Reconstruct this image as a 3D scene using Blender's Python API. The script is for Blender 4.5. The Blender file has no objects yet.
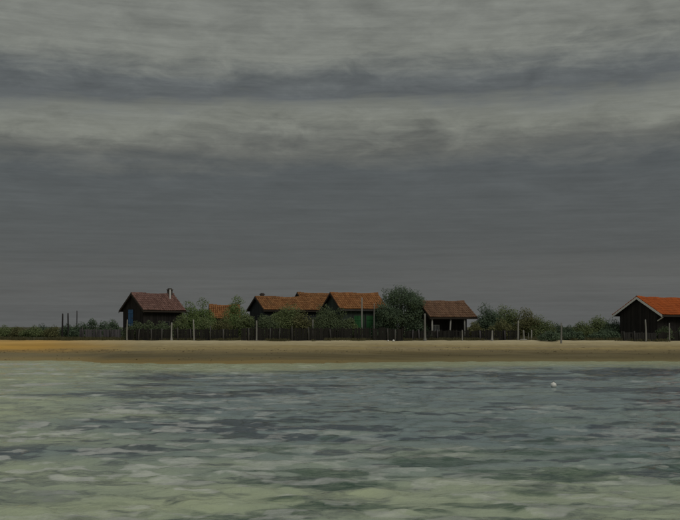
import bpy, math, random
import numpy as np
from mathutils import Vector, Matrix
R = math.radians
S = bpy.context.scene
COL = S.collection
random.seed(11)

# ------------------------------------------------------------------ camera
FPX, HZ, CAMZ = 934.0, 327.0, 3.0          # focal length / horizon row in photo pixels, eye height
cam = bpy.data.cameras.new('camera'); camo = bpy.data.objects.new('camera', cam); COL.objects.link(camo)
camo.location = (0, 0, CAMZ); camo.rotation_euler = (R(90), 0, 0)
cam.sensor_fit = 'HORIZONTAL'; cam.sensor_width = 36.0
cam.lens = 36.0 * FPX / 680.0
cam.shift_y = (HZ - 260.0) / 680.0
cam.clip_end = 20000
S.camera = camo
S.render.resolution_x, S.render.resolution_y = 1024, 783

# ------------------------------------------------------------------ exposure
S.view_settings.view_transform = 'Standard'; S.view_settings.look = 'None'
S.view_settings.exposure = 0.0; S.view_settings.gamma = 1.0
S.view_settings.use_curve_mapping = False

# ------------------------------------------------------------------ node helper
class NT:
    def __init__(s, tree): s.t = tree; s.n = tree.nodes; s.l = tree.links
    def node(s, typ, **kw):
        n = s.n.new(typ)
        for k, v in kw.items(): setattr(n, k, v)
        return n
    def put(s, sock, v):
        if hasattr(v, 'is_linked') or isinstance(v, bpy.types.NodeSocket): s.l.new(v, sock)
        elif v is not None:
            if isinstance(v, (tuple, list)) and len(v) == 3 and sock.type == 'RGBA': v = (*v, 1)
            sock.default_value = v
    def math(s, op, a, b=None, c=None, clamp=False):
        n = s.node('ShaderNodeMath', operation=op); n.use_clamp = clamp
        s.put(n.inputs[0], a)
        if b is not None: s.put(n.inputs[1], b)
        if c is not None: s.put(n.inputs[2], c)
        return n.outputs[0]
    def vec(s, x, y, z):
        n = s.node('ShaderNodeCombineXYZ')
        for i, v in enumerate((x, y, z)): s.put(n.inputs[i], v)
        return n.outputs[0]
    def noise(s, v, scale, detail=4, rough=0.55, dist=0.0):
        n = s.node('ShaderNodeTexNoise'); s.put(n.inputs['Vector'], v)
        n.inputs['Scale'].default_value = scale; n.inputs['Detail'].default_value = detail
        n.inputs['Roughness'].default_value = rough; n.inputs['Distortion'].default_value = dist
        return n.outputs['Fac']
    def ramp(s, f, stops, interp='LINEAR'):
        n = s.node('ShaderNodeValToRGB'); s.put(n.inputs[0], f); r = n.color_ramp; r.interpolation = interp
        while len(r.elements) < len(stops): r.elements.new(0.5)
        for e, (p, c) in zip(r.elements, stops):
            e.position = p; e.color = (c, c, c, 1) if not isinstance(c, (tuple, list)) else (*c, 1)
        return n.outputs['Color']
    def mix(s, f, a, b, mode='MIX'):
        n = s.node('ShaderNodeMix', data_type='RGBA', blend_type=mode)
        s.put(n.inputs['Factor'], f); s.put(n.inputs['A'], a); s.put(n.inputs['B'], b)
        return n.outputs['Result'] if 'Result' in n.outputs and n.outputs['Result'].type == 'RGBA' else n.outputs[2]
    def mapr(s, f, a, b, c, d):
        n = s.node('ShaderNodeMapRange'); s.put(n.inputs[0], f)
        for i, v in enumerate((a, b, c, d)): n.inputs[i + 1].default_value = v
        return n.outputs[0]
def mixc(nt, f, a, b, mode='MIX'):
    n = nt.node('ShaderNodeMix', data_type='RGBA', blend_type=mode)
    nt.put(n.inputs[0], f); nt.put(n.inputs[6], a); nt.put(n.inputs[7], b)
    return n.outputs[2]

# ------------------------------------------------------------------ world: heavy overcast, layered stratus
SUN_EL, SUN_AZ = 46.0, 145.0               # azimuth measured clockwise from the view direction (+Y)
W = bpy.data.worlds.new('World'); S.world = W; W.use_nodes = True
nt = NT(W.node_tree); nt.n.clear()
sky = nt.node('ShaderNodeTexSky', sky_type='NISHITA'); sky.sun_disc = False
sky.sun_elevation = R(SUN_EL); sky.sun_rotation = R(SUN_AZ); sky.air_density = 1.5; sky.dust_density = 4
tc = nt.node('ShaderNodeTexCoord'); sp = nt.node('ShaderNodeSeparateXYZ'); nt.l.new(tc.outputs['Generated'], sp.inputs[0])
X, Y, Z = sp.outputs
az = nt.math('ARCTAN2', X, Y)
elz = nt.math('MAXIMUM', Z, 0.0)
# slow waviness of the layers and a slight tilt
wv = nt.vec(nt.math('MULTIPLY', az, 3.2), nt.math('MULTIPLY', elz, 26.0), 0.0)
n_big = nt.noise(wv, 1.0, 5, 0.55, 0.35)
puff = nt.noise(nt.vec(nt.math('MULTIPLY', az, 17.0), nt.math('MULTIPLY', elz, 52.0), 3.7), 1.0, 9, 0.62, 0.35)
fine = nt.noise(nt.vec(nt.math('MULTIPLY', az, 34.0), nt.math('MULTIPLY', elz, 420.0), 1.3), 1.0, 6, 0.7, 0.6)
strk = nt.noise(nt.vec(nt.math('MULTIPLY', az, 5.0), nt.math('MULTIPLY', elz, 150.0), 9.1), 1.0, 6, 0.6, 0.5)
v = nt.math('ADD', elz, nt.math('MULTIPLY', nt.math('SINE', az), -0.020))
v = nt.math('ADD', v, nt.math('MULTIPLY', nt.math('SUBTRACT', n_big, 0.5), 0.050))
v = nt.math('ADD', v, nt.math('MULTIPLY', nt.math('SUBTRACT', puff, 0.5), 0.042))
band = nt.ramp(nt.math('DIVIDE', v, 0.5), [
    (0.00, (0.110, 0.114, 0.113)), (0.085, (0.106, 0.110, 0.109)), (0.16, (0.087, 0.093, 0.095)),
    (0.325, (0.086, 0.094, 0.097)), (0.375, (0.125, 0.128, 0.116)), (0.42, (0.194, 0.200, 0.172)),
    (0.448, (0.192, 0.199, 0.175)), (0.482, (0.102, 0.110, 0.112)), (0.512, (0.112, 0.121, 0.121)),
    (0.565, (0.196, 0.203, 0.179)), (0.66, (0.196, 0.203, 0.180)), (0.78, (0.204, 0.210, 0.190)), (1.0, (0.21, 0.214, 0.20))])
# overcast sky brightens steadily towards the zenith
zen = nt.math('ADD', 1.0, nt.math('MULTIPLY', nt.math('MAXIMUM', nt.math('SUBTRACT', Z, 0.42), 0.0), 1.25))
m = nt.math('ADD', 1.0, nt.math('MULTIPLY', nt.math('SUBTRACT', strk, 0.5), 0.42))
m = nt.math('MULTIPLY', m, nt.math('ADD', 1.0, nt.math('MULTIPLY', nt.math('SUBTRACT', fine, 0.5), 0.24)))
m = nt.math('MULTIPLY', m, nt.math('ADD', 1.0, nt.math('MULTIPLY', nt.math('SUBTRACT', puff, 0.5), nt.mapr(elz, 0.10, 0.22, 0.22, 0.95))))
m = nt.math('MULTIPLY', nt.math('MULTIPLY', m, zen), 10.0)
vm = nt.node('ShaderNodeVectorMath', operation='SCALE'); nt.l.new(band, vm.inputs[0]); nt.put(vm.inputs['Scale'], m)
cl = mixc(nt, 0.96, sky.outputs[0], vm.outputs[0])
bg = nt.node('ShaderNodeBackground'); nt.l.new(cl, bg.inputs[0]); bg.inputs[1].default_value = 0.1
wo = nt.node('ShaderNodeOutputWorld'); nt.l.new(bg.outputs[0], wo.inputs[0])

# ------------------------------------------------------------------ sun behind the cloud
sl = bpy.data.lights.new('sun', 'SUN'); sl.energy = 0.8; sl.angle = R(24); sl.color = (1.0, 0.95, 0.86)
so = bpy.data.objects.new('sun', sl); COL.objects.link(so)
sd = Vector((math.sin(R(SUN_AZ)) * math.cos(R(SUN_EL)), math.cos(R(SUN_AZ)) * math.cos(R(SUN_EL)), math.sin(R(SUN_EL))))
so.rotation_euler = (-sd).to_track_quat('-Z', 'Y').to_euler(); so.location = (0, 0, 60)

# ------------------------------------------------------------------ helpers
def wx(px, D): return (px - 340.0) * D / FPX
def wz(py, D): return CAMZ - (py - HZ) * D / FPX
_rng = np.random.RandomState(5); _lat = _rng.rand(256, 256)
def vnoise(x, y):
    x = np.asarray(x, float); y = np.asarray(y, float)
    xi = np.floor(x).astype(int); yi = np.floor(y).astype(int); fx = x - xi; fy = y - yi
    fx = fx * fx * (3 - 2 * fx); fy = fy * fy * (3 - 2 * fy)
    a = _lat[xi & 255, yi & 255]; b = _lat[(xi + 1) & 255, yi & 255]
    c = _lat[xi & 255, (yi + 1) & 255]; d = _lat[(xi + 1) & 255, (yi + 1) & 255]
    return (a * (1 - fx) + b * fx) * (1 - fy) + (c * (1 - fx) + d * fx) * fy
def fbm(x, y, o=4, g=0.5):
    s = 0; a = 1; t = 0
    for i in range(o):
        s = s + a * vnoise(np.asarray(x) * 2 ** i + 17.3 * i, np.asarray(y) * 2 ** i + 9.1 * i); t += a; a *= g
    return s / t
def sstep(a, b, x):
    t = np.clip((np.asarray(x, float) - a) / (b - a), 0, 1); return t * t * (3 - 2 * t)
def shore(x):       # distance of the waterline
    px = 340 + np.asarray(x, float) * FPX / 80
    s = np.interp(px, [-400, 0, 70, 110, 200, 320, 380, 470, 700, 1100], [85, 83.6, 83.2, 77.2, 76.2, 77.0, 79.5, 81, 81.5, 83])
    return s + 1.0 * (fbm(x / 7.0, 3.1 + 0 * np.asarray(x), 3) - .5)
def gz(x, y):
    x = np.asarray(x, float); y = np.asarray(y, float)
    s = shore(x); t = (y - s) / (95.0 - s)
    land = 1.72 * np.where(t < 1, np.where(t > 0, t, t * 0.8), 1)
    land = land - 0.10 * np.exp(-((t - 1) / 0.16) ** 2)
    land = np.maximum(land, -1.1)
    land = land + np.clip(y - 95, 0, 60) * 0.004
    w = sstep(0, 0.25, t)
    land = land + w * (0.16 * (fbm(x / 3.1, y / 2.2, 4) - .5) + 0.05 * (fbm(x / 0.7, y / 0.5, 2) - .5)) + (1 - w) * 0.05 * (fbm(x / 4, y / 2, 3) - .5) * sstep(-.6, 0, t)
    return land
def g1(x, y): return float(gz(x, y))

def props(o, label=None, cat=None, group=None, kind=None):
    if label: o['label'] = label
    if cat: o['category'] = cat
    if group: o['group'] = group
    if kind: o['kind'] = kind
    return o
class MB:
    def __init__(s): s.v = []; s.f = []; s.r = []
    def add(s, vs, fs, r=None):
        b = len(s.v); s.v += [tuple(p) for p in vs]; s.f += [tuple(i + b for i in f) for f in fs]
        s.r += [random.random() if r is None else r] * len(fs)
    def box(s, x0, x1, y0, y1, z0, z1, r=None, M=None):
        p = [Vector(q) for q in ((x0,y0,z0),(x1,y0,z0),(x1,y1,z0),(x0,y1,z0),(x0,y0,z1),(x1,y0,z1),(x1,y1,z1),(x0,y1,z1))]
        if M: p = [M @ q for q in p]
        s.add(p, [(0,3,2,1),(4,5,6,7),(0,1,5,4),(1,2,6,5),(2,3,7,6),(3,0,4,7)], r)
    def prism(s, poly, y0, y1, r=None, M=None):     # polygon in x-z, extruded in y
        n = len(poly); p = [Vector((x, y0, z)) for x, z in poly] + [Vector((x, y1, z)) for x, z in poly]
        if M: p = [M @ q for q in p]
        s.add(p, [tuple(range(n)), tuple(range(2*n-1, n-1, -1))] + [((i+1) % n, i, n+i, n+(i+1) % n) for i in range(n)], r)
    def tube(s, pts, rad, seg=8, r=None):
        pts = [Vector(p) for p in pts]; vs = []; fs = []
        for i, p in enumerate(pts):
            d = (pts[min(i+1, len(pts)-1)] - pts[max(i-1, 0)]).normalized()
            a = d.orthogonal().normalized() if abs(d.z) < .9 else Vector((1,0,0)).cross(d).normalized()
            b = d.cross(a)
            for k in range(seg):
                t = 2*math.pi*k/seg; vs.append(p + (a*math.cos(t) + b*math.sin(t))*rad[i])
        for i in range(len(pts)-1):
            for k in range(seg):
                k2 = (k+1) % seg; fs.append((i*seg+k, i*seg+k2, (i+1)*seg+k2, (i+1)*seg+k))
        fs.append(tuple(range(seg-1, -1, -1))); fs.append(tuple((len(pts)-1)*seg + k for k in range(seg)))
        s.add(vs, fs, r)
    def mesh(s, name, mat, smooth=False):
        me = bpy.data.meshes.new(name); me.from_pydata(s.v, [], s.f)
        at = me.attributes.new('rnd', 'FLOAT', 'FACE'); at.data.foreach_set('value', s.r)
        if smooth: me.polygons.foreach_set('use_smooth', [True]*len(me.polygons))
        me.materials.append(mat); me.update(); return me
    def build(s, name, mat, parent=None, smooth=False):
        o = bpy.data.objects.new(name, s.mesh(name, mat, smooth)); COL.objects.link(o)
        if parent: o.parent = parent
        return o
def empty(name, loc, rz=0, **kw):
    o = bpy.data.objects.new(name, None); COL.objects.link(o); o.location = loc; o.rotation_euler = (0, 0, rz)
    o.empty_display_size = .3
    return props(o, **kw)

# ------------------------------------------------------------------ materials
def newmat(name):
    m = bpy.data.materials.new(name); m.use_nodes = True; n = NT(m.node_tree)
    b = n.n['Principled BSDF']; return m, n, b
def attr(n, name):
    a = n.node('ShaderNodeAttribute'); a.attribute_name = name; return a.outputs['Fac']
def wood(name, c1, c2, rough=.85, stretch=(9, 9, 1.2), bump=.4):
    m, n, b = newmat(name); t = n.node('ShaderNodeTexCoord'); mp = n.node('ShaderNodeMapping')
    n.l.new(t.outputs['Object'], mp.inputs[0]); mp.inputs['Scale'].default_value = stretch
    f = n.noise(mp.outputs[0], 1.6, 6, .65, .4)
    f2 = n.noise(t.outputs['Object'], 0.9, 3, .6)
    k = n.math('ADD', n.math('MULTIPLY', f, .55), n.math('ADD', n.math('MULTIPLY', attr(n, 'rnd'), .4), n.math('MULTIPLY', f2, .3)))
    n.l.new(mixc(n, n.mapr(k, .35, .95, 0, 1), c1, c2), b.inputs['Base Color'])
    b.inputs['Roughness'].default_value = rough; b.inputs['Specular IOR Level'].default_value = .25
    bp = n.node('ShaderNodeBump'); bp.inputs['Strength'].default_value = bump; bp.inputs['Distance'].default_value = .02
    n.l.new(f, bp.inputs['Height']); n.l.new(bp.outputs[0], b.inputs['Normal']); return m
def tilemat(name, c1, c2, dirt, moss=.35):
    m, n, b = newmat(name); t = n.node('ShaderNodeTexCoord')
    f = n.noise(t.outputs['Object'], 1.1, 6, .65); f2 = n.noise(t.outputs['Object'], 7, 4, .6)
    c = mixc(n, n.mapr(n.math('ADD', attr(n, 'rnd'), n.math('MULTIPLY', f2, .5)), .2, 1.2, 0, 1), c1, c2)
    c = mixc(n, n.math('MULTIPLY', n.mapr(f, .45, .72, 0, 1), moss), c, dirt)
    n.l.new(c, b.inputs['Base Color']); b.inputs['Roughness'].default_value = .9; b.inputs['Specular IOR Level'].default_value = .2
    bp = n.node('ShaderNodeBump'); bp.inputs['Strength'].default_value = .3; bp.inputs['Distance'].default_value = .01
    n.l.new(f2, bp.inputs['Height']); n.l.new(bp.outputs[0], b.inputs['Normal']); return m
def leafmat(name, c1, c2):
    m, n, b = newmat(name)
    t = n.node('ShaderNodeTexCoord'); f = n.noise(t.outputs['Object'], 1.0, 3, .6)
    k = n.math('ADD', n.math('MULTIPLY', attr(n, 'rnd'), .5), n.mapr(f, .35, .65, .08, .45))
    col = mixc(n, k, c1, c2); n.l.new(col, b.inputs['Base Color']); b.inputs['Roughness'].default_value = .65
    b.inputs['Specular IOR Level'].default_value = .3
    tr = n.node('ShaderNodeBsdfTranslucent'); n.l.new(col, tr.inputs[0]); mx = n.node('ShaderNodeMixShader'); mx.inputs[0].default_value = .3
    n.l.new(b.outputs[0], mx.inputs[1]); n.l.new(tr.outputs[0], mx.inputs[2]); n.l.new(mx.outputs[0], n.n['Material Output'].inputs[0]); return m
M = {}
M['tar'] = wood('tarred_boards', (.012,.011,.010), (.034,.030,.027))
M['tar_green'] = wood('grey_green_boards', (.030,.040,.034), (.060,.078,.066))
M['slate_wood'] = wood('slate_blue_boards', (.022,.026,.029), (.045,.052,.055))
M['fence_dark'] = wood('old_dark_fence', (.009,.009,.008), (.030,.028,.025))
M['fence_grey'] = wood('weathered_grey_fence', (.060,.056,.062), (.150,.140,.150))
M['fence_dim'] = wood('dim_grey_fence', (.022,.022,.022), (.062,.060,.058))
M['post_grey'] = wood('grey_post', (.05,.048,.045), (.12,.116,.11))
M['post_white'] = wood('whitewashed_post', (.15,.15,.14), (.38,.38,.355), bump=.3)
M['white_paint'] = wood('white_painted_board', (.55,.55,.53), (.78,.78,.76), bump=.2)
M['blue_paint'] = wood('blue_shutter_paint', (.030,.085,.19), (.065,.155,.30), bump=.2)
M['green_paint'] = wood('green_door_paint', (.018,.082,.028), (.04,.15,.055), bump=.2)
M['pole_dark'] = wood('dark_mooring_pole', (.018,.016,.017), (.05,.045,.045))
M['bark'] = wood('bark', (.02,.016,.012), (.06,.05,.04))
M['tile_plum'] = tilemat('old_plum_tiles', (.125,.066,.055), (.225,.128,.108), (.07,.055,.045))
M['tile_rust'] = tilemat('rust_orange_tiles', (.17,.075,.030), (.30,.148,.062), (.10,.075,.04))
M['tile_orange'] = tilemat('orange_tiles', (.20,.085,.032), (.33,.152,.060), (.12,.08,.04))
M['tile_brown'] = tilemat('brown_tiles', (.13,.072,.045), (.205,.120,.076), (.075,.058,.042))
M['tile_bright'] = tilemat('bright_orange_tiles', (.31,.072,.017), (.43,.105,.025), (.24,.085,.03), .3)
M['deck'] = wood('roof_deck', (.02,.016,.013), (.05,.04,.032))
M['leaf_dark'] = leafmat('dark_green_leaves', (0.054,0.083,0.054), (0.169,0.240,0.143))
M['leaf_mid'] = leafmat('mid_green_leaves', (0.101,0.138,0.054), (0.254,0.307,0.136))
M['leaf_fresh'] = leafmat('fresh_green_leaves', (0.104,0.164,0.050), (0.277,0.361,0.143))
M['leaf_grey'] = leafmat('grey_green_leaves', (0.075,0.105,0.053), (0.188,0.237,0.125))
M['leaf_olive'] = leafmat('olive_leaves', (0.098,0.105,0.042), (0.245,0.245,0.111))
M['grass'] = leafmat('dune_grass_blades', (.06,.06,.025), (.17,.16,.08))
M['weed'] = leafmat('dried_seaweed', (.04,.033,.02), (.10,.08,.045))
M['blossom'] = leafmat('pale_blossom', (.35,.34,.22), (.6,.58,.42))
m, n, b = newmat('dark_glass'); b.inputs['Base Color'].default_value = (.02,.024,.026,1); b.inputs['Roughness'].default_value = .12; M['glass'] = m
m, n, b = newmat('pale_curtain_pane'); b.inputs['Roughness'].default_value = .35
tcx = n.node('ShaderNodeTexCoord'); n.l.new(mixc(n, n.noise(tcx.outputs['Object'], 3, 3), (.16,.17,.17), (.30,.31,.30)), b.inputs['Base Color']); M['pale_pane'] = m
m, n, b = newmat('sooty_brick'); tcx = n.node('ShaderNodeTexCoord')
n.l.new(mixc(n, n.noise(tcx.outputs['Object'], 6, 5, .7), (.03,.028,.026), (.12,.10,.09)), b.inputs['Base Color']); b.inputs['Roughness'].default_value = .95; M['brick'] = m
m, n, b = newmat('galvanised_pipe'); tcx = n.node('ShaderNodeTexCoord')
n.l.new(mixc(n, n.noise(tcx.outputs['Object'], 5, 5, .7), (.22,.22,.21), (.42,.42,.40)), b.inputs['Base Color']); b.inputs['Metallic'].default_value = .3; b.inputs['Roughness'].default_value = .5; M['pipe'] = m
m, n, b = newmat('buoy_plastic'); tcx = n.node('ShaderNodeTexCoord')
n.l.new(mixc(n, n.mapr(n.noise(tcx.outputs['Object'], 4, 5, .7), .4, .75, 0, 1), (.80,.80,.76), (.55,.54,.46)), b.inputs['Base Color']); b.inputs['Roughness'].default_value = .4; M['buoy'] = m
m, n, b = newmat('rusty_iron'); b.inputs['Base Color'].default_value = (.07,.035,.02,1); b.inputs['Roughness'].default_value = .8; M['iron'] = m

# ground
m, n, b = newmat('sand_and_scrub'); geo = n.node('ShaderNodeNewGeometry'); P = geo.outputs['Position']
ps = n.node('ShaderNodeSeparateXYZ'); n.l.new(P, ps.inputs[0]); gx, gy, gzz = ps.outputs
st = n.vec(n.math('MULTIPLY', gx, .10), n.math('MULTIPLY', gy, .55), 0.0)
nA = n.noise(st, 1.0, 6, .6, .3)                       # long streaks along the beach
nB = n.noise(P, 1.3, 6, .65); nC = n.noise(P, 14, 4, .7); nD = n.noise(n.vec(n.math('MULTIPLY', gx, .06), n.math('MULTIPLY', gy, .9), 4.0), 1.0, 5, .6)
zz = n.math('ADD', gzz, n.math('ADD', n.math('MULTIPLY', n.math('SUBTRACT', nA, .5), .55), n.math('MULTIPLY', n.math('SUBTRACT', nB, .5), .12)))
dry = mixc(n, n.mapr(nB, .3, .7, 0, 1), (.29,.225,.100), (.42,.33,.150))
dry = mixc(n, n.math('MULTIPLY', n.mapr(nC, .35, .75, 0, 1), .35), dry, (.22,.18,.105))
dry = mixc(n, n.math('MULTIPLY', n.mapr(nD, .5, .68, 0, 1), .55), dry, (.24,.205,.15))
left = n.mapr(gx, -19, -29, 0, 1)
och = mixc(n, n.mapr(nA, .35, .65, 0, 1), (.46,.27,.06), (.62,.36,.075))
dry = mixc(n, n.math('MULTIPLY', left, n.mapr(zz, .25, .6, 0, 1)), dry, och)
wetc = mixc(n, n.mapr(nD, .4, .62, 0, 1), (.105,.080,.026), (.150,.120,.050))
wetc = mixc(n, n.mapr(zz, .1, .36, .9, 0), wetc, mixc(n, n.mapr(gx, -8, 6, 0, 1), (.27,.185,.05), (.20,.16,.06)))
wetc = mixc(n, n.math('MULTIPLY', left, .5), wetc, (.30,.24,.12))
dry = mixc(n, n.math('MULTIPLY', n.mapr(zz, 1.15, 1.6, 0, .8), n.mapr(gx, -30, -16, .2, 1)), dry, mixc(n, nB, (.54,.47,.29), (.68,.60,.40)))
wetf = n.mapr(zz, .55, .95, 1, 0)
c = mixc(n, wetf, dry, wetc)
line = n.math('MULTIPLY', n.math('MULTIPLY', n.mapr(zz, .62, .74, 0, 1), n.mapr(zz, .78, .92, 1, 0)), n.mapr(nB, .42, .6, 0, .5))
c = mixc(n, line, c, (.085,.066,.040))                 # tide line of weed and dark silt
scr = n.mapr(n.math('ADD', gy, n.math('MULTIPLY', nB, 2.0)), 96.2, 97.6, 0, 1)
c = mixc(n, scr, c, mixc(n, nC, (.035,.034,.018), (.10,.095,.05)))
n.l.new(c, b.inputs['Base Color']); n.l.new(n.mapr(wetf, 0, 1, .95, .62), b.inputs['Roughness']); b.inputs['Specular IOR Level'].default_value = .3
bp = n.node('ShaderNodeBump'); bp.inputs['Strength'].default_value = .5; bp.inputs['Distance'].default_value = .05
n.l.new(n.math('ADD', nC, nB), bp.inputs['Height']); n.l.new(bp.outputs[0], b.inputs['Normal']); M['ground'] = m

# water
m, n, b = newmat('lagoon_water'); geo = n.node('ShaderNodeNewGeometry'); P = geo.outputs['Position']
sh, wd = attr(n, 'shoal'), attr(n, 'weedbed')
deep = mixc(n, n.noise(P, .35, 4, .6), (.150,.215,.225), (.225,.288,.288))
pale = mixc(n, n.noise(P, .5, 4, .6), (.42,.485,.29), (.53,.585,.385))
mpf = n.node('ShaderNodeMapping'); n.l.new(P, mpf.inputs[0]); mpf.inputs['Scale'].default_value = (1.7, 4.2, 1)
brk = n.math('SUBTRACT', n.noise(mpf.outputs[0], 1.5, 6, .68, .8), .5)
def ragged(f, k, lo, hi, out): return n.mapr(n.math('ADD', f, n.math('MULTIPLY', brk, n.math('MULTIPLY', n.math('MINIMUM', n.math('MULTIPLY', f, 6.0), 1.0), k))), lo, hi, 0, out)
fl, dk_ = ragged(attr(n, 'sky_glint'), 1.3, .10, .62, .62), ragged(attr(n, 'wave_dark'), 1.5, .15, .8, .85)  # sky reflections and dark wave faces, both painted into the water colour
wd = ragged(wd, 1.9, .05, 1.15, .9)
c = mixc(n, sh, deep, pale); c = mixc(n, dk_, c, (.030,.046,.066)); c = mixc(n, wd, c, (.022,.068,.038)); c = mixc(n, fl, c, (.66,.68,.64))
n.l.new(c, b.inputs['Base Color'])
b.inputs['IOR'].default_value = 1.33; b.inputs['Roughness'].default_value = .07
bp = n.node('ShaderNodeBump'); bp.inputs['Strength'].default_value = .75; bp.inputs['Distance'].default_value = .04
mpw = n.node('ShaderNodeMapping'); n.l.new(P, mpw.inputs[0]); mpw.inputs['Scale'].default_value = (3.2, 8.5, 1)
rp = n.math('ADD', n.noise(P, 5.5, 4, .6, .4), n.math('MULTIPLY', n.noise(mpw.outputs[0], 1.0, 5, .65, .6), 1.2))
n.l.new(rp, bp.inputs['Height']); n.l.new(bp.outputs[0], b.inputs['Normal']); M['water'] = m

# ------------------------------------------------------------------ ground sheet and water
def grid_object(name, xs2d, ys2d, zs2d, mat, attrs=None, smooth=True):
    ny, nx = xs2d.shape
    co = np.stack([xs2d, ys2d, zs2d], -1).reshape(-1, 3)
    i = np.arange(ny*nx).reshape(ny, nx)
    f = np.stack([i[:-1,:-1], i[:-1,1:], i[1:,1:], i[1:,:-1]], -1).reshape(-1, 4)
    me = bpy.data.meshes.new(name); me.vertices.add(len(co)); me.vertices.foreach_set('co', co.ravel())
    me.loops.add(f.size); me.loops.foreach_set('vertex_index', f.ravel().astype(np.int32))
    me.polygons.add(len(f)); me.polygons.foreach_set('loop_start', np.arange(0, f.size, 4, dtype=np.int32))
    me.polygons.foreach_set('use_smooth', np.full(len(f), smooth))
    me.update(); me.validate()
    for k, a in (attrs or {}).items():
        at = me.attributes.new(k, 'FLOAT', 'POINT'); at.data.foreach_set('value', a.ravel().astype(np.float32))
    me.materials.append(mat); o = bpy.data.objects.new(name, me); COL.objects.link(o); return o
gxs = np.concatenate([[-4000,-1500,-600,-250,-130,-90], np.linspace(-64, 64, 430), [90,130,250,600,1500,4000]])
gys = np.concatenate([[-3000,-800,-200,-60,0,30,55,66,70], np.linspace(72.5, 99, 190), np.linspace(99.5, 118, 30), [125,140,170,250,400,800,2000,6000]])
GX, GY = np.meshgrid(gxs, gys)
props(grid_object('sand_ground', GX, GY, gz(np.clip(GX, -80, 80), GY), M['ground']), 'pale sandy beach with ochre patches and a dark wet edge', 'beach', kind='structure')

NX, NY = 620, 600
wy = np.geomspace(9.0, 88.0, NY); wy = np.concatenate([[-3000,-500,-100,-20,0,5], wy])
us = np.concatenate([[-40,-8,-2.2,-1.2,-.8], np.linspace(-.56, .56, NX), [.8,1.2,2.2,8,40]])
WY = np.repeat(wy[:,None], len(us), 1); WX = us[None,:]*np.clip(np.abs(WY), 9, 100) + 0*WY
sp_ = np.maximum(np.gradient(wy)[:,None], np.gradient(us)[None,:]*np.clip(np.abs(WY), 9, 100))
rng = np.random.RandomState(3)
WZ = np.zeros_like(WX)
sx_, sy_ = WX + 1.2*(fbm(WX/5, WY/5, 2)-.5), WY + 1.2*(fbm(WX/4+50, WY/4, 2)-.5)
for k in range(80):
    lam = 0.22*(1.7/0.22)**rng.rand(); th = rng.normal(0.12, .55); ph = rng.rand()*6.28
    kx, ky = math.sin(th)*2*math.pi/lam, math.cos(th)*2*math.pi/lam
    a = 0.0225*lam/(2*math.pi)*(lam/1.0)**-0.1
    att = np.clip((lam/sp_ - 2.5)/2.0, 0, 1)
    WZ += a*att*np.sin(kx*sx_ + ky*sy_ + ph)
gust = .45 + 1.1*fbm(WX/9, WY/4, 4)
calm = 1 - .35*sstep(-6, 0, WY - shore(WX))
WZ *= gust*calm
WZ += .35*np.maximum(WZ, 0)                      # crests a little sharper than troughs
WPX = 340 + WX/np.maximum(WY, 5)*FPX
n1 = fbm(WX/7 + 3, WY/3.2, 5); n2 = fbm(WX/2.4 + 31, WY/1.2, 4); n3 = fbm(WX/1.6 + 80, WY/.65 + 7, 4)
dsh = shore(WX) - WY                              # metres from the waterline
# sand flats: by the beach, along the left and in the foreground; a channel between
flat = np.maximum.reduce([sstep(19, 8, dsh + 9*(n1-.5) + .12*WX) , sstep(2, -9, WX + .18*WY + 9*(n1-.5)), sstep(27, 15, WY + .35*WX + 12*(n1-.5))*.75])
shoal = np.clip(flat*.95 + .55*(n2-.5)*sstep(75, 55, WY) , 0, 1)
s_near = sstep(60, 14, WY)
n4 = fbm(WX/.85 + 11, WY/.5 + 5, 4)*s_near + fbm(WX/2.6 + 61, WY/2.2 + 5, 4)*(1 - s_near)
n5 = fbm(WX/1.3 + 5, WY/.6 + 91, 4)*s_near + fbm(WX/3.4 + 15, WY/2.4 + 31, 4)*(1 - s_near)
sky_glint = sstep(.545, .63, n4 + .5*np.clip(WZ, -.06, .06))*(.34 + .40*sstep(4, -8, WX + .12*WY))*sstep(3, 9, dsh)*sstep(.35, .6, fbm(WX/6 + 7, WY/5, 3) + .15*s_near)  # painted strokes of reflected sky, a little stronger on crests
wave_dark = sstep(.52, .60, n5)*(1 - .70*flat)*sstep(8, 16, dsh)*.85  # dark faces of the waves, painted as patches over the channel
weed = sstep(.47, .64, n3)*sstep(40, 20, WY)*sstep(-6, 0, WX)*.9
props(grid_object('water', WX, WY, WZ, M['water'], {'shoal': shoal, 'weedbed': weed, 'sky_glint': sky_glint, 'wave_dark': wave_dark}), 'rippled grey green lagoon water with pale shallows', 'water', kind='structure')

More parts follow.
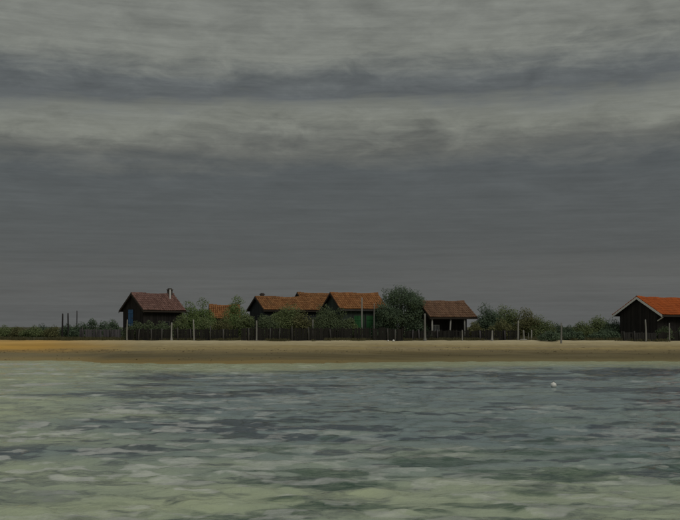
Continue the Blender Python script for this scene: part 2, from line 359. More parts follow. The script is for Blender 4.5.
# ------------------------------------------------------------------ houses
def board_wall(mb, x0, x1, z0, topf, yf, th, step=.19, outward=-1):
    """vertical boards between x0 and x1 on the plane y=yf, tops following topf(x)"""
    x = x0
    while x < x1 - .02:
        w = min(step*random.uniform(.85, 1.15), x1 - x); p = random.uniform(.0, .018)
        ya, yb = yf, yf + outward*(th + p); e = x + w - .008
        pts = [(x, z0), (e, z0), (e, topf(e))]
        if abs(topf(x)+topf(e)-2*topf((x+e)/2)) > .01: pts.append(((x+e)/2, topf((x+e)/2)))
        pts.append((x, topf(x)))
        mb.prism(pts, min(ya, yb), max(ya, yb)); x += w
def tile_slope(mb, L, SL, frame):
    """barrel tiles laid in courses; frame maps (u along ridge, v down slope, h out) to house space"""
    cw, ch = .24, .40; nc = int(round(L/cw)); nr = int(round(SL/ch)); cw = L/nc; ch = SL/nr
    arcs = [(-.5, 0), (-.36, .062), (0, .095), (.36, .062), (.5, 0)]
    for c in range(nc):
        du = random.uniform(-.012, .012)
        for r in range(nr):
            u = (c+.5)*cw + du + random.uniform(-.008, .008); v0, v1 = r*ch, (r+1)*ch + .05
            k = random.random(); lift = random.uniform(0, .012); vs = []
            for v, h0, s in ((v0, .005, .92), (v1 if r < nr-1 else SL + .03, .034, 1.06)):
                for a, h in arcs: vs.append(frame(u + a*cw*s, v, h0 + h + lift))
            mb.add(vs, [(i, i+1, i+6, i+5) for i in range(4)] + [(5,6,7,8,9)], k)
def sag(u, L, seed): return -.07*math.sin(math.pi*min(max(u/L, 0), 1)) + .03*math.sin(u*1.9 + seed) - .012
def house(name, label, px, D, L, Wd, rz, z_ridge, z_eave, tiles, wallm, oe=.4, og=.3, barge=None, group='cabins on the island', chimney=None, parts=(), fascia=None, porch=0.0):
    a = R(rz); dx = Vector((math.cos(a), math.sin(a), 0)); left = Vector((wx(px, D), D, 0)); ctr = left + dx*L/2
    g = min(g1(ctr.x, ctr.y), g1(left.x, left.y)) ; ctr.z = g
    root = empty(name, ctr, a, label=label, cat='cabin', group=group)
    zr, ze = z_ridge - g, z_eave - g; hw = Wd/2; pit = (zr - ze)/hw; SL = math.hypot(hw, zr-ze)
    top = lambda y: zr - .10 - pit*abs(y)
    xw0, xw1, yw = -L/2 + og, L/2 - og, hw - oe; yf = -(yw - porch)
    # walls: front, back, two gables, each a run of boards on a core
    for y_, out in ((yf, -1), (yw, 1)):
        mb = MB(); tz = top(y_) - .02
        mb.box(xw0 + .01, xw1 - .01, min(y_, y_ - out*.06), max(y_, y_ - out*.06), -.4, tz, .3)
        board_wall(mb, xw0, xw1, -.4, lambda x: tz, y_, .03, outward=out)
        o = mb.build('wall', wallm, root)
    for x_, out in ((xw0, -1), (xw1, 1)):
        mb = MB(); Mx = Matrix.Translation((x_, 0, 0)) @ Matrix.Rotation(R(90), 4, 'Z')     # wall-x -> house y, wall-y -> -house x
        pts = [(yf+.04, -.4), (yw-.04, -.4), (yw-.04, top(yw)-.06), (0, top(0)-.06), (yf+.04, top(yf)-.06)]
        mb.prism(pts, -.03, .03, .3, Mx)
        mb2 = MB(); board_wall(mb2, yf-.03, yw+.03, -.4, lambda q: top(q)-.03, -.03*(out) if False else 0, .05, outward=-out)
        vs = [Mx @ Vector(p) for p in mb2.v]; mb.v += [tuple(p) for p in vs][:0]
        base = len(mb.v); mb.v += [tuple(p) for p in vs]; mb.f += [tuple(i+base for i in f) for f in mb2.f]; mb.r += mb2.r
        mb.build('wall', wallm, root)
    # roof
    mb = MB()
    mb.prism([(-hw, ze-.10), (0, zr-.10), (hw, ze-.10), (hw, ze-.01), (0, zr-.01), (-hw, ze-.01)], -L/2, L/2, None, Matrix.Rotation(R(90), 4, 'Z'))
    roof = mb.build('roof', M['deck'], root)
    for sgn in (-1, 1):
        mb = MB(); nrm = Vector((0, sgn*(zr-ze), hw)).normalized()
        fr = lambda u, v_, h: Vector((-L/2 + u, sgn*hw*v_/SL, zr - (zr-ze)*v_/SL + sag(u, L, px)*(1 - .6*v_/SL) + .045)) + nrm*h
        tile_slope(mb, L, SL, fr); props(mb.build('roof_tiles', tiles, roof), kind='stuff')
    mb = MB(); nrt = int(L/.42)
    for i in range(nrt):
        x0 = -L/2 + i*L/nrt; x1 = x0 + L/nrt + .04; z = zr + .095 + random.uniform(-.01, .012) + sag((i+.5)*L/nrt, L, px); vs = []
        for x_, s in ((x0, .9), (x1, 1.06)):
            for t in range(6):
                q = math.pi*t/5; vs.append((x_, -.15*s*math.cos(q), z - .07 + .15*s*math.sin(q)))
        mb.add(vs, [(t, t+1, t+7, t+6) for t in range(5)] + [(6,7,8,9,10,11)])
    props(mb.build('ridge_tiles', tiles, roof), kind='stuff')
    for xe in (-1, 1):
        for sgn in (-1, 1):
            mb = MB(); x_ = xe*(L/2); xa, xb = sorted((x_, x_ + xe*.035))
            d = .20; mb.prism([(0, zr+.05), (0, zr-d), (sgn*(hw+.05), ze-d-.03), (sgn*(hw+.05), ze+.02)], xa, xb, None, Matrix(((0,1,0,0),(1,0,0,0),(0,0,1,0),(0,0,0,1))))
            mb.build('bargeboard', barge or M['deck'], roof)
    mb = MB(); mb.box(-L/2, L/2, -hw-.03, -hw-.002, ze-.17, ze-.0); mb.build('fascia', fascia or M['deck'], roof)
    if chimney:
        u, v_, w, h, kind = chimney; x_ = -L/2 + u*L; y_ = v_*hw; zb = zr - pit*abs(y_)
        mb = MB(); mb.box(x_-w/2, x_+w/2, y_-w/2, y_+w/2, zb-.4, zb+h); ch = mb.build('chimney', M['brick'], roof)
        mb = MB(); mb.box(x_-w/2-.06, x_+w/2+.06, y_-w/2-.06, y_+w/2+.06, zb+h+.001, zb+h+.09)
        mb.box(x_-w/2+.04, x_+w/2-.04, y_-w/2+.04, y_+w/2-.04, zb+h+.09, zb+h+.2); mb.build('chimney_cap', M['brick'], roof)
        if kind == 'pipe':
            mb = MB(); px_ = x_ - w/2 - .16; py_ = y_ - .05; mb.tube([(px_, py_-.55, zr - pit*abs(py_-.55) - .1), (px_, py_-.55, zb+h+.05)], [.10, .09], 8); mb.build('flue_pipe', M['white_paint'], roof)
    # doors, shutters, windows: (wall, centre along wall, z0, width, height, kind, material)
    for wl, cpos, z0, w, h, kind, mt in parts:
        if wl == 'front': Mx = Matrix.Translation((cpos, yf-.05, z0))
        else: Mx = Matrix.Translation((xw0-.06, cpos, z0)) @ Matrix.Rotation(R(-90), 4, 'Z')
        if kind in ('door', 'shutter'):
            mb = MB(); nb = max(2, int(w/.18))
            for i in range(nb): mb.box(-w/2 + i*w/nb, -w/2 + (i+1)*w/nb - .008, -.045 - random.uniform(0, .006), 0, 0, h, None, Mx)
            for q in (.18, .78): mb.box(-w/2+.03, w/2-.03, -.075, -.046, h*q, h*q+.12, None, Mx)
            o = mb.build(kind, mt, root)
            mb = MB(); mb.box(w/2-.16, w/2-.12, -.12, -.05, h*.45, h*.52, None, Mx); mb.build('handle', M['iron'], o)
            mb = MB()
            mb.box(-w/2-.09, -w/2-.004, -.06, 0, -.0, h+.09, None, Mx); mb.box(w/2+.004, w/2+.09, -.06, 0, -.0, h+.09, None, Mx); mb.box(-w/2-.002, w/2+.002, -.057, 0, h+.004, h+.088, None, Mx)
            mb.build('frame', wallm, o)
        else:
            mb = MB(); t = .07
            for bx_ in ((-w/2, -w/2+t, 0, h), (w/2-t, w/2, 0, h), (-w/2+t+.002, w/2-t-.002, 0, t), (-w/2+t+.002, w/2-t-.002, h-t, h), (-.025, .025, t+.002, h-t-.002)):
                mb.box(bx_[0], bx_[1], -.06, .0, bx_[2], bx_[3], None, Mx)
            o = mb.build('window', M['white_paint'] if mt == M['pale_pane'] else M['post_grey'], root)
            for sgn in (-1, 1):
                mb = MB(); xa, xb = sorted((sgn*.027, sgn*(w/2-t-.002))); mb.box(xa, xb, -.035, -.02, t+.002, h-t-.002, None, Mx); mb.build('pane', mt, o)
            mb = MB(); mb.box(-w/2-.06, w/2+.06, -.12, -.0, -.06, -.003, None, Mx); mb.build('sill', M['post_grey'], o)
    return root, dict(hw=hw, L=L, ze=ze, zr=zr, g=g)

hA, iA = house('stilt_side_cabin', 'dark timber cabin with plum tiled roof and tall blue gable shutter', 131, 98.6, 5.3, 4.8, 44, 6.55, 4.72, M['tile_plum'], M['tar'],
    oe=.45, og=.28, chimney=(.90, -.05, .42, .55, 'pipe'), parts=[('gable', .35, 1.35, .95, 1.75, 'shutter', M['blue_paint']), ('front', .3, 1.0, 1.0, .9, 'window', M['glass'])])
hA.name = 'timber_cabin'
hB, iB = house('timber_cabin', 'long low cabin with rust orange roof behind hedge and slate grey gable', 255, 104.0, 8.0, 4.8, 29, 6.35, 4.85, M['tile_rust'], M['slate_wood'],
    chimney=(.13, .15, .36, .5, 'plain'), parts=[('gable', .2, 1.2, .9, 1.0, 'window', M['glass']), ('front', .5, .2, .95, 2.0, 'door', M['tar_green'])])
hC, iC = house('timber_cabin', 'rearmost cabin whose dark edged rust roof rises behind the long roof', 297, 113.5, 7.0, 5.2, 27, 7.1, 5.3, M['tile_rust'], M['tar'])
hD, iD = house('timber_cabin', 'cabin with orange brown roof and green doors left of the big tree', 330, 98.8, 5.7, 4.8, 26, 6.58, 4.86, M['tile_orange'], M['tar_green'],
    chimney=(.42, .35, .40, .42, 'plain'), fascia=M['post_grey'],
    parts=[('front', .95, .25, 1.1, 2.2, 'door', M['green_paint']), ('front', -.5, .25, 1.1, 2.2, 'shutter', M['green_paint']), ('gable', .1, 1.4, .9, 1.1, 'window', M['glass'])])
hE, iE = house('timber_cabin', 'brown roofed cabin with open porch on white posts right of big tree', 417, 98.2, 6.0, 4.9, 28.5, 5.72, 4.0, M['tile_brown'], M['tar'],
    oe=.25, porch=1.3, parts=[('front', -1.35, .75, 1.0, .75, 'window', M['pale_pane']), ('front', .6, .05, .9, 1.85, 'door', M['tar'])])
for x_, lean in ((-2.6, 0), (-.25, -.22), (1.5, .05)):
    mb = MB(); y_ = -iE['hw'] + .22
    mb.tube([(x_+lean, y_, -.3), (x_+lean*.6, y_, .6), (x_, y_, iE['ze'] + .02)], [.10, .085, .085], 8); mb.build('porch_post', M['post_white'], hE, True)
hF, iF = house('timber_cabin', 'black boarded cabin with bright orange roof and white bargeboards at right edge', 636.5, 97.5, 9.3, 5.93, 38, 6.10, 4.227, M['tile_bright'], M['tar'],
    oe=.75, og=.35, barge=M['white_paint'], parts=[('front', -1.9, .1, .95, 1.8, 'door', M['tar']), ('front', .6, .7, 1.0, .8, 'window', M['glass'])])
mb = MB(); mb.tube([(-4.3, -2.2, iF['ze']-.62), (-4.3, -2.9, iF['ze']-.22)], [.05, .05], 6); mb.build('eave_bracket', M['white_paint'], hF)
hG, iG = house('timber_cabin', 'small hut with orange roof glimpsed between two green bushes', 209, 110.0, 3.6, 4.2, 10, 5.55, 3.95, M['tile_orange'], M['tar'])

# ------------------------------------------------------------------ fences: every plank and post is a part
def fence(label, px0, D0, px1, D1, top, mat, pmat, posts, step=.16, gapf=.1, group='fences along the beach'):
    a = Vector((wx(px0, D0), D0, 0)); b_ = Vector((wx(px1, D1), D1, 0)); d = b_ - a; Ln = d.length; d.normalize(); ang = math.atan2(d.y, d.x)
    z0 = g1(a.x, a.y); root = empty('plank_fence', (a.x, a.y, z0), ang, label=label, cat='fence', group=group)
    zt = lambda s: g1(a.x + d.x*s, a.y + d.y*s) - z0
    meshes = []
    for k in range(6):
        mb = MB(); w = step*random.uniform(.8, .98); t = random.uniform(-.03, .03)
        mb.prism([(-w/2, -.25), (w/2, -.25), (w/2 + random.uniform(-.01,.01), top + t), (random.uniform(-.03,.03), top + t + random.uniform(.0,.06)), (-w/2, top + t + random.uniform(-.04,.03))], -.013, .013, random.random())
        meshes.append(mb.mesh('plank', mat))
    s = .1; 
    while s < Ln - .05:
        if random.random() > gapf:
            o = bpy.data.objects.new('plank', random.choice(meshes)); COL.objects.link(o); o.parent = root
            o.location = (s, random.uniform(-.008, .008), zt(s) + random.uniform(-.10, .04)); o.rotation_euler = (random.gauss(0, .012), random.gauss(0, .022), 0)
        s += step*random.uniform(.97, 1.08)
    n_ = max(1, int(Ln/3))
    for zz_ in (.3, .82):
        for i in range(n_):
            s0, s1 = i*Ln/n_, (i+1)*Ln/n_; mb = MB()
            mb.prism([(s0, zt(s0)+top*zz_), (s1-.01, zt(s1)+top*zz_), (s1-.01, zt(s1)+top*zz_+.08), (s0, zt(s0)+top*zz_+.08)], .035, .075)
            mb.build('rail', mat, root)
    for ppx, h in posts:
        s = (wx(ppx, (D0+D1)/2) - a.x)/max(d.x, .2)
        if 0 <= s <= Ln + .2:
            mb = MB(); ln = random.uniform(-.12, .12); h = h*random.uniform(.82, 1.06); mb.tube([(0, 0, -.3), (ln*.5, 0, h*.5), (ln, 0, h)], [.085, .075, .065], 7)
            o = mb.build('post', pmat, root, True); o.location = (s, -.12, zt(s))
    return root
fence('weathered mauve grey paling fence below the dark shrubs left of first cabin', 79, 98.0, 122, 98.2, 1.05, M['fence_grey'], M['post_grey'], [(82,1.2),(96,1.15),(110,1.2)], .15)
fence('dark plank fence in front of cabin with the blue shutter', 125.5, 95.5, 239, 96.2, 1.18, M['fence_dark'], M['post_grey'], [(139,1.3),(152,1.35),(162,1.3),(178,1.35),(191,1.3),(210,1.4),(223,1.35)], .17, .06)
fence('long blackened plank fence in front of the orange roofed middle cabins', 241, 95.0, 404, 95.6, 1.28, M['fence_dark'], M['post_grey'], [(249,1.35),(270,1.4),(279,1.4),(292,1.45),(309,1.4),(331,1.3),(388,1.3),(395,1.3)], .17, .03)
fence('low dark fence running past the open porch cabin', 405, 96.2, 520, 96.6, 1.0, M['fence_dark'], M['fence_grey'], [(412,1.1),(419,1.1),(437,1.05),(480,1.05),(505,1.1)], .17, .12)
fence('short grey paling fence before the black boarded gable', 621, 94.6, 657, 94.7, .92, M['fence_dim'], M['fence_dim'], [(624,1.0),(634,1.0)], .15)
fence('low dark paling beneath the bright orange roof eave at right edge', 658, 94.9, 700, 95.5, .85, M['fence_dark'], M['fence_grey'], [(680,1.0)], .17, .1)
# ------------------------------------------------------------------ poles and white posts
def post(name, label, px, ytop, D, rad, mat, cat, lean=0, foot=False, group=None):
    x = wx(px, D); g = g1(x, D); h = wz(ytop, D) - g; mb = MB(); k = random.uniform(-.02, .02)
    prof = [(-.35, 1.9 if foot else 1.1), (.06, 1.7 if foot else 1.08), (.35, 1.15 if foot else 1.0), (.55*h, .95), (.85*h, .9), (h-.03, .78), (h, .45)]
    mb.tube([(lean*max(z, 0)/h + k*math.sin(z*2), .4*k*math.cos(z), z) for z, _ in prof], [rad*r for _, r in prof], 9)
    o = mb.build(name, mat, None, True); o.location = (x, D, g); return props(o, label, cat, group)
WP = M['post_white']; gp = 'pale posts along the beach'
for px, yt, D, r_, lab, ft in [
    (127, 319.5, 95.2, .07, 'thin white post at left end of fence below blue shutter', False),
    (171.5, 322.5, 95.2, .075, 'white post with broad foot below chimney of plum roofed cabin', True),
    (194, 319.5, 95.5, .07, 'white post standing below the first fresh green bush', False),
    (256.5, 320.5, 94.6, .075, 'white post before the slate grey gable of long low cabin', False),
    (313, 319.5, 96.0, .07, 'white post tip rising above blackened fence between two shrubs', False),
    (362, 297.5, 96.6, .075, 'tall slim white mast crossing the roof of the green doored cabin', False),
    (374, 303, 96.6, .055, 'thinner pale mast just left of the big dark tree', False),
    (425, 313.5, 95.2, .105, 'thick white post with splayed foot right of the big dark tree', True),
    (462.3, 330, 95.2, .05, 'knee high thin pale stake before the open porch', False),
    (492, 330.5, 95.0, .085, 'short stubby white post with sandy foot right of the porch cabin', True),
    (518, 320.5, 96.0, .08, 'white post at right end of low dark fence', False),
    (561, 322.5, 92.4, .085, 'lone white post in the sandy gap at right of the stakes', False),
    (646, 319.5, 94.3, .085, 'white post in front of the black boarded gable', False),
    (669.5, 323, 94.6, .065, 'slim white post below bright orange roof at right edge', False)]:
    post('beach_post', lab, px, yt, D, r_, WP, 'post', random.uniform(-.06, .06), ft, gp)
gp = 'dark poles at the left'
post('mooring_pole', 'leftmost and thickest of three dark poles above the scrub', 62.3, 313.5, 104, .10, M['pole_dark'], 'pole', .04, False, gp)
post('mooring_pole', 'middle of three dark poles above the scrub', 68.3, 313, 104, .09, M['pole_dark'], 'pole', -.03, False, gp)
post('mooring_pole', 'rightmost, thinnest and tallest of three dark poles above the scrub', 76.8, 310.5, 104, .055, M['pole_dark'], 'pole', .02, False, gp)
for px, yt, D, r_, lab in [(524.2, 330.2, 95.6, .085, 'thickest of the short white stakes right of the low fence'), (528.3, 332.6, 95.9, .05, 'thin low white stake between two taller stakes'),
                           (531.3, 330, 95.9, .06, 'tall thin white stake right of the thickest stake'), (541, 332.5, 96.2, .05, 'smaller greyish stake left of the lone white post'),
                           (545.3, 331, 96.4, .055, 'taller greyish stake left of the lone white post')]:
    post('short_stake', lab, px, yt, D, r_, WP if px < 540 else M['post_grey'], 'stake', random.uniform(-.08, .08), False, 'short stakes by the low fence')

# ------------------------------------------------------------------ driftwood, floats, buoy
def beam(name, label, cat, px, D, ln, rz, mat, w=.1):
    x = wx(px, D); mb = MB(); mb.tube([(-ln/2, 0, .03), (0, .02, .05), (ln/2, 0, .02)], [w*.9, w, w*.7], 7)
    o = mb.build(name, mat, None, True); o.location = (x, D, g1(x, D) + .03); o.rotation_euler = (0, 0, rz); return props(o, label, cat)
beam('driftwood_log', 'pale driftwood log lying at foot of the white stakes', 'driftwood', 523.6, 95.0, .75, .1, WP, .07)
def ball_thing(name, label, cat, x, y, z, r, mat, ring=True, sub=0, group=None):
    root = empty(name, (x, y, z - r*sub), 0, label=label, cat=cat, group=group); mb = MB(); seg = 20; vs = []; fs = []
    for i in range(1, 12):
        t = math.pi*i/12
        for k in range(seg): vs.append((r*math.sin(t)*math.cos(6.2832*k/seg), r*math.sin(t)*math.sin(6.2832*k/seg), r - r*math.cos(t)*.96))
    vs += [(0,0,r*.04), (0,0,r*1.96)]
    for i in range(10):
        for k in range(seg): fs.append((i*seg+k, i*seg+(k+1) % seg, (i+1)*seg+(k+1) % seg, (i+1)*seg+k))
    for k in range(seg): fs.append((len(vs)-2, (k+1) % seg, k)); fs.append((len(vs)-1, 10*seg+k, 10*seg+(k+1) % seg))
    mb.add(vs, fs); mb.build('float_ball', mat, root, True)
    mb = MB(); mb.tube([(0,0,r*1.85),(0,0,r*2.12)], [r*.22, r*.18], 10); mb.build('neck', mat, root, True)
    mb = MB(); pts = [(r*.2*math.cos(q), 0, r*2.25 + r*.2*math.sin(q)) for q in np.linspace(-1.2, 4.3, 11)]
    mb.tube(pts, [r*.05]*11, 6); mb.build('mooring_ring', M['iron'], root, True)
    return root
yb = 46.5; ball_thing('mooring_buoy', 'round white mooring buoy floating on the water', 'buoy', wx(553.5, yb), yb, 0.0, .15, M['buoy'], sub=.35)
for px, D, r_, lab in [(388.2, 94.3, .09, 'smaller white fishing float at foot of blackened fence'), (393.6, 94.1, .12, 'larger white fishing float lying on sand below big tree')]:
    x = wx(px, D); o = ball_thing('fishing_float', lab, 'float', x, D, g1(x, D) - .02, r_, M['buoy'], group='floats on the sand')
# ------------------------------------------------------------------ trees and shrubs
def foliage(name, label, cat, group, px, ytop, hwpx, D, mat, dens=1.0, leaf=.15, nl=None, base=.0, trunk=.09, depth=9.0, seed=0, blossom=None):
    rs = np.random.RandomState(seed*7 + int(px)*3 + int(ytop))
    x = wx(px, D); g = g1(x, D); H = wz(ytop, D) - g; hw = hwpx*1.32*D/FPX; dp = min(max(hw*.6, .45), depth)
    root = empty(name, (x, D, g), 0, label=label, cat=cat, group=group)
    nl = nl or int(min(44, 16 + 7*hw*max(H, 1)/1.5))
    lo = base*H; lobes = []; rm = .40*min(hw, (H-lo)*.9)
    while len(lobes) < nl:
        p = rs.uniform(-1, 1, 3); p[2] = abs(p[2]) if base < .2 else p[2]; q = (abs(p[0])**2.3 + abs(p[1])**2.3 + abs(p[2])**2.1)**(1/2.2)
        if q > 1 or q < (.45 if base < .2 else .6): continue
        r = rm*rs.uniform(.48, 1.2)
        lobes.append((p[0]*max(hw - r*.7, .1), p[1]*max(dp - r*.7, .1), (lo + r*.35 + p[2]*max(H - lo - r*1.35, .1)*rs.uniform(.86, 1.0)) if base < .2 else ((H+lo)/2 + p[2]*((H-lo)/2 - r*.8)), r))
    lobes[0] = (rs.uniform(-.25, .25)*hw, 0, H - rm*.85, rm*.9)
    n_ = int(dens*(hw*H*1250 + 500)); n_ = min(n_, 20000)
    wts = np.array([l[3]**2 for l in lobes]); li = rs.choice(len(lobes), n_, p=wts/wts.sum()); L_ = np.array(lobes)[li]
    d = rs.normal(size=(n_, 3)); d /= np.linalg.norm(d, axis=1)[:,None]
    rad = (.45 + .65*rs.rand(n_)**.5)*(.78 + .5*vnoise(d[:,0]*2.4 + li*3.3 + 40, d[:,2]*2.4 + d[:,1]*1.7 + 40))
    stray = rs.rand(n_) < .03; rad = np.where(stray, rad*1.18, rad)
    c = L_[:,:3] + d*(rad*L_[:,3])[:,None]*np.array([1, 1, .88])
    c[:,2] = np.where(c[:,2] < .05, .05 + rs.rand(n_)*.3, c[:,2])
    nn = d*.75 + rs.normal(size=(n_, 3))*.45 + np.array([0, -.05, .3]); nn /= np.linalg.norm(nn, axis=1)[:,None]
    t1 = np.cross(nn, rs.normal(size=(n_, 3))); t1 /= np.linalg.norm(t1, axis=1)[:,None]; t2 = np.cross(nn, t1)
    s = (leaf*rs.uniform(.55, 1.25, n_))[:,None]
    V = np.stack([c - t1*s*.62, c + t2*s*.36 + nn*s*.06, c + t1*s*.62, c - t2*s*.36 + nn*s*.06], 1).reshape(-1, 3)
    F = np.arange(n_*4).reshape(-1, 4); rn = np.clip(rs.rand(n_)*.75 + .35*(rs.rand(nl)[li]-.3), 0, 1)
    me = bpy.data.meshes.new('crown'); me.from_pydata(V.tolist(), [], F.tolist())
    at = me.attributes.new('rnd', 'FLOAT', 'FACE'); at.data.foreach_set('value', rn.astype(np.float32)); me.materials.append(mat)
    o = bpy.data.objects.new('crown', me); COL.objects.link(o); o.parent = root
    mb = MB(); tr = trunk*(.6 + H/5)
    top = Vector((rs.uniform(-.1,.1)*hw, 0, H*.55)); mb.tube([(0,0,-.2), (top.x*.4+.05, .03, H*.25), top], [tr*1.25, tr, tr*.6], 8)
    for l in lobes[:7]:
        e = Vector(l[:3]); s0 = Vector((0,0,0)).lerp(top, rs.uniform(.3, .9)); mid = s0.lerp(e, .5) + Vector((0, 0, .12)); mb.tube([s0, mid, e], [tr*.5, tr*.34, tr*.12], 6)
    mb.build('trunk', M['bark'], root, True)
    if blossom:
        mb = MB()
        for k in range(blossom):
            p = c[rs.randint(n_)] + np.array([0, -.12, .03]); q = .05
            mb.add([p + np.array(w)*q for w in ((-1,0,0),(0,-.4,-1),(1,0,0),(0,-.4,1))], [(0,1,2,3)])
        props(mb.build('blossom', M['blossom'], root), kind='stuff')
    return root
far = 'low scrub at the far left'
for i, (px, yt, hw, D, mt, lab) in enumerate([
    (-12, 324, 14, 112, 'leaf_mid', 'low green shrub cut by the left edge of the picture'), (6, 324.5, 12, 114, 'leaf_mid', 'leftmost low shrub wholly in view on the island end'),
    (20, 325.5, 11, 112, 'leaf_olive', 'low olive shrub second in the row at far left'), (33, 325, 11, 110, 'leaf_mid', 'low shrub with pale blossom specks at far left'),
    (44, 323, 9, 113, 'leaf_dark', 'slightly taller dark shrub left of the three dark poles'), (54, 325, 10, 109, 'leaf_olive', 'low shrub with pale blossoms at foot of dark poles')]):
    foliage('low_shrub', lab, 'shrub', far, px, yt, hw, D, M[mt], 1.1, .13, trunk=.05, seed=i, blossom=14 if i in (3, 5) else None)
dk = 'dark shrubs behind the grey paling fence'
for i, (px, yt, hw, D, lab) in enumerate([(69, 323.5, 8, 105, 'dark shrub around the base of the three dark poles'), (80, 322, 9, 103, 'dark shrub just right of the three dark poles'),
    (91, 318.5, 8, 105, 'tallest dark shrub behind the grey paling fence'), (103, 320.5, 9, 104, 'dark shrub behind middle of the grey paling fence'), (115, 319, 9, 106, 'dark shrub touching the left gable of first cabin')]):
    foliage('dark_shrub', lab, 'shrub', dk, px, yt, hw, D, M['leaf_dark'], 1.2, .13, trunk=.05, seed=20+i)
hd = 'grey green hedge shrubs behind the dark fence'
for i, (px, yt, hw, D, mt, lab) in enumerate([(137, 321, 11, 96.45, 'leaf_grey', 'grey green shrub below the blue shutter'), (150, 320.5, 11, 96.6, 'leaf_grey', 'grey green shrub below eave of plum roofed cabin'),
    (163, 320.5, 11, 96.9, 'leaf_grey', 'grey green shrub left of the broad footed white post'), (181, 313.5, 9, 98.0, 'leaf_mid', 'green shrub hiding right corner of plum roofed cabin'),
    (207, 315.5, 12, 98.0, 'leaf_mid', 'green shrub below the small glimpsed hut'), (222, 315.5, 12, 98.0, 'leaf_olive', 'olive shrub right below the small glimpsed hut')]):
    foliage('hedge_shrub', lab, 'shrub', hd, px, yt, hw, D, M[mt], 1.2, .12, trunk=.04, depth=.55 if px < 175 else 9, seed=40+i)
bb = 'bushes around the cabins'
for i, (px, yt, hw, D, mt, cat, lab) in enumerate([
    (189, 300, 11.5, 103.5, 'leaf_fresh', 'tree', 'fresh green small tree right of the plum roofed cabin'), (203, 298, 11.5, 104.5, 'leaf_fresh', 'tree', 'fresh green small tree left of the glimpsed hut'),
    (236, 295.5, 11.5, 100.2, 'leaf_fresh', 'tree', 'bright green small tree left of the slate grey gable'), (246, 311, 9, 98.6, 'leaf_mid', 'bush', 'green bush below the slate grey gable'),
    (266, 313.5, 12, 97.3, 'leaf_grey', 'bush', 'grey green bush right of the slate gable post'), (286, 302.5, 17, 98.4, 'leaf_mid', 'bush', 'broad green bush covering middle of the long rust roof'),
    (303, 308.5, 14, 97.5, 'leaf_olive', 'bush', 'olive bush before right half of long rust roof'), (326, 303, 14.5, 96.9, 'leaf_grey', 'bush', 'tall grey green bush before gable of green doored cabin'),
    (342, 307.5, 13, 96.6, 'leaf_grey', 'bush', 'grey green bush left of the green doors'), (352, 318, 8, 96.4, 'leaf_mid', 'bush', 'low bush at left of the green doors')]):
    foliage('leafy_bush' if cat == 'bush' else 'small_tree', lab, cat, bb, px, yt, hw, D, M[mt], 1.15, .125, trunk=.05, seed=60+i)
foliage('big_tree', 'big dark green round crowned tree between the middle cabins', 'tree', None, 401, 286.5, 19.5, 97.2, M['leaf_dark'], 1.3, .13, nl=30, base=.2, trunk=.13, seed=5)
foliage('dark_shrub', 'dark shrub filling the foot of the big tree at left', 'shrub', bb, 386, 314, 12, 97.3, M['leaf_dark'], 1.1, .125, trunk=.04, seed=91)
foliage('dark_shrub', 'dark shrub filling the foot of the big tree at right', 'shrub', bb, 415, 314, 12, 97.5, M['leaf_dark'], 1.1, .125, trunk=.04, seed=92)
rt = 'bushes right of the porch cabin'
for i, (px, yt, hw, D, mt, lab) in enumerate([(476, 321, 8, 97.6, 'leaf_olive', 'low olive bush at right corner of the porch'), (489, 302.5, 13, 103, 'leaf_dark', 'dark rounded bush just right of the porch roof'),
    (507, 303.5, 13, 104, 'leaf_mid', 'tall green bush behind the low dark fence end'), (526, 307, 13, 103, 'leaf_olive', 'olive green bush behind the white stakes'),
    (541, 314.5, 13, 103, 'leaf_mid', 'sloping green bush left of the lone white post'), (500, 318, 12, 98.5, 'leaf_olive', 'lower olive bush behind short stubby white post'),
    (556, 322.5, 9, 104, 'leaf_dark', 'low dark bush behind the lone white post'), (569, 324.5, 9, 105, 'leaf_dark', 'low dark bush in the gap right of the lone white post'),
    (583, 320.5, 9, 101, 'leaf_mid', 'green bush at left end of the clump before the black cabin'), (597, 314.8, 12, 101, 'leaf_mid', 'tallest bush of the clump left of the black cabin'),
    (612, 317.5, 11, 100.5, 'leaf_dark', 'dark bush tucked under left eave of the black cabin'), (574, 330, 12, 96.5, 'leaf_dark', 'low ground hugging dark bush on the sand right of lone white post'),
    (605, 329, 14, 96.5, 'leaf_dark', 'low dark bush on the sand left of the black cabin'), (665, 325.5, 9, 95.7, 'leaf_grey', 'grey green shrub under the bright orange roof'),
    (686, 325, 10, 96.4, 'leaf_grey', 'grey green shrub cut by the right edge of picture'), (549, 330, 10, 94.6, 'leaf_dark', 'low dark bush on the sand just left of lone white post')]):
    foliage('leafy_bush', lab, 'bush', rt, px, yt, hw, D, M[mt], 1.15, .125, trunk=.05, seed=100+i)

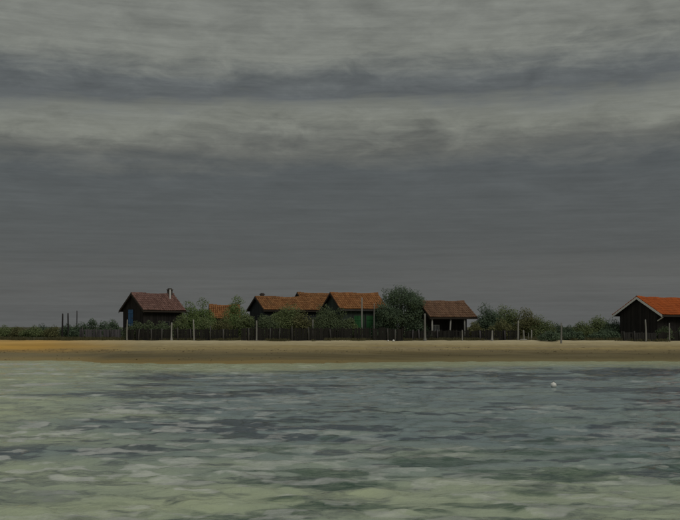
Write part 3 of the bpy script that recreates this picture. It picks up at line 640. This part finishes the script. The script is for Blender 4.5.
# ------------------------------------------------------------------ ground cover
rs = np.random.RandomState(77)
def blades(name, label, cat, pts, hgt, mat, spread=.12, nb=9):
    V = []; F = []
    for x, y in pts:
        z = g1(x, y)
        for k in range(nb):
            q = rs.rand()*6.283; h = hgt*rs.uniform(.5, 1.2); ox, oy = rs.normal(0, spread, 2); lx, ly = math.cos(q)*h*.45, math.sin(q)*h*.45; w = .014
            b0 = len(V); V += [(x+ox-w, y+oy, z-.03), (x+ox+w, y+oy, z-.03), (x+ox+lx*.4+w*.7, y+oy+ly*.4, z+h*.7), (x+ox+lx, y+oy+ly, z+h), (x+ox+lx*.4-w*.7, y+oy+ly*.4, z+h*.7)]; F.append((b0, b0+1, b0+2, b0+3, b0+4))
    mb = MB(); mb.add(V, F); mb.r = list(rs.rand(len(F))); o = mb.build(name, mat); return props(o, label, cat, kind='stuff')
pts = []
while len(pts) < 2600:
    px = rs.uniform(-30, 710); D = rs.uniform(95.2, 101) if px < 600 else rs.uniform(91, 98)
    edge = 94.6 if 240 < px < 405 else (95.6 if px < 560 else 95.2)
    if px > 615: edge = 94.4
    D = edge + abs(rs.normal(0, 1.6)); x = wx(px, D)
    if fbm(x/2.2, D/2.2, 3) > .45: pts.append((x, D))
blades('dune_grass', 'sparse dune grass along the foot of the fences', 'grass', pts, .28, M['grass'])
V = []; F = []
for k in range(1300):
    px = rs.uniform(-30, 710); x = wx(px, 87); s = float(shore(x)); t = rs.choice([.47, .40, .12], p=[.6, .25, .15]) + rs.normal(0, .05) + .22*(float(fbm(x/6, 0, 3)) - .5)
    y = s + t*(95 - s)
    if fbm(x/1.6, y/.5, 3) < .47: continue
    z = g1(x, y) + .006; a = rs.rand()*3.14; l = rs.uniform(.03, .14); w = rs.uniform(.01, .03); c_, s_ = math.cos(a), math.sin(a); b0 = len(V)
    V += [(x-c_*l, y-s_*l, z), (x+s_*w, y-c_*w, z+.02), (x+c_*l, y+s_*l, z+.005), (x-s_*w, y+c_*w, z+.03)]; F.append((b0, b0+1, b0+2, b0+3))
mb = MB(); mb.add(V, F); mb.r = list(rs.rand(len(F))); props(mb.build('seaweed_wrack', M['weed']), 'dark dried seaweed strewn along the tide line', 'seaweed', kind='stuff')
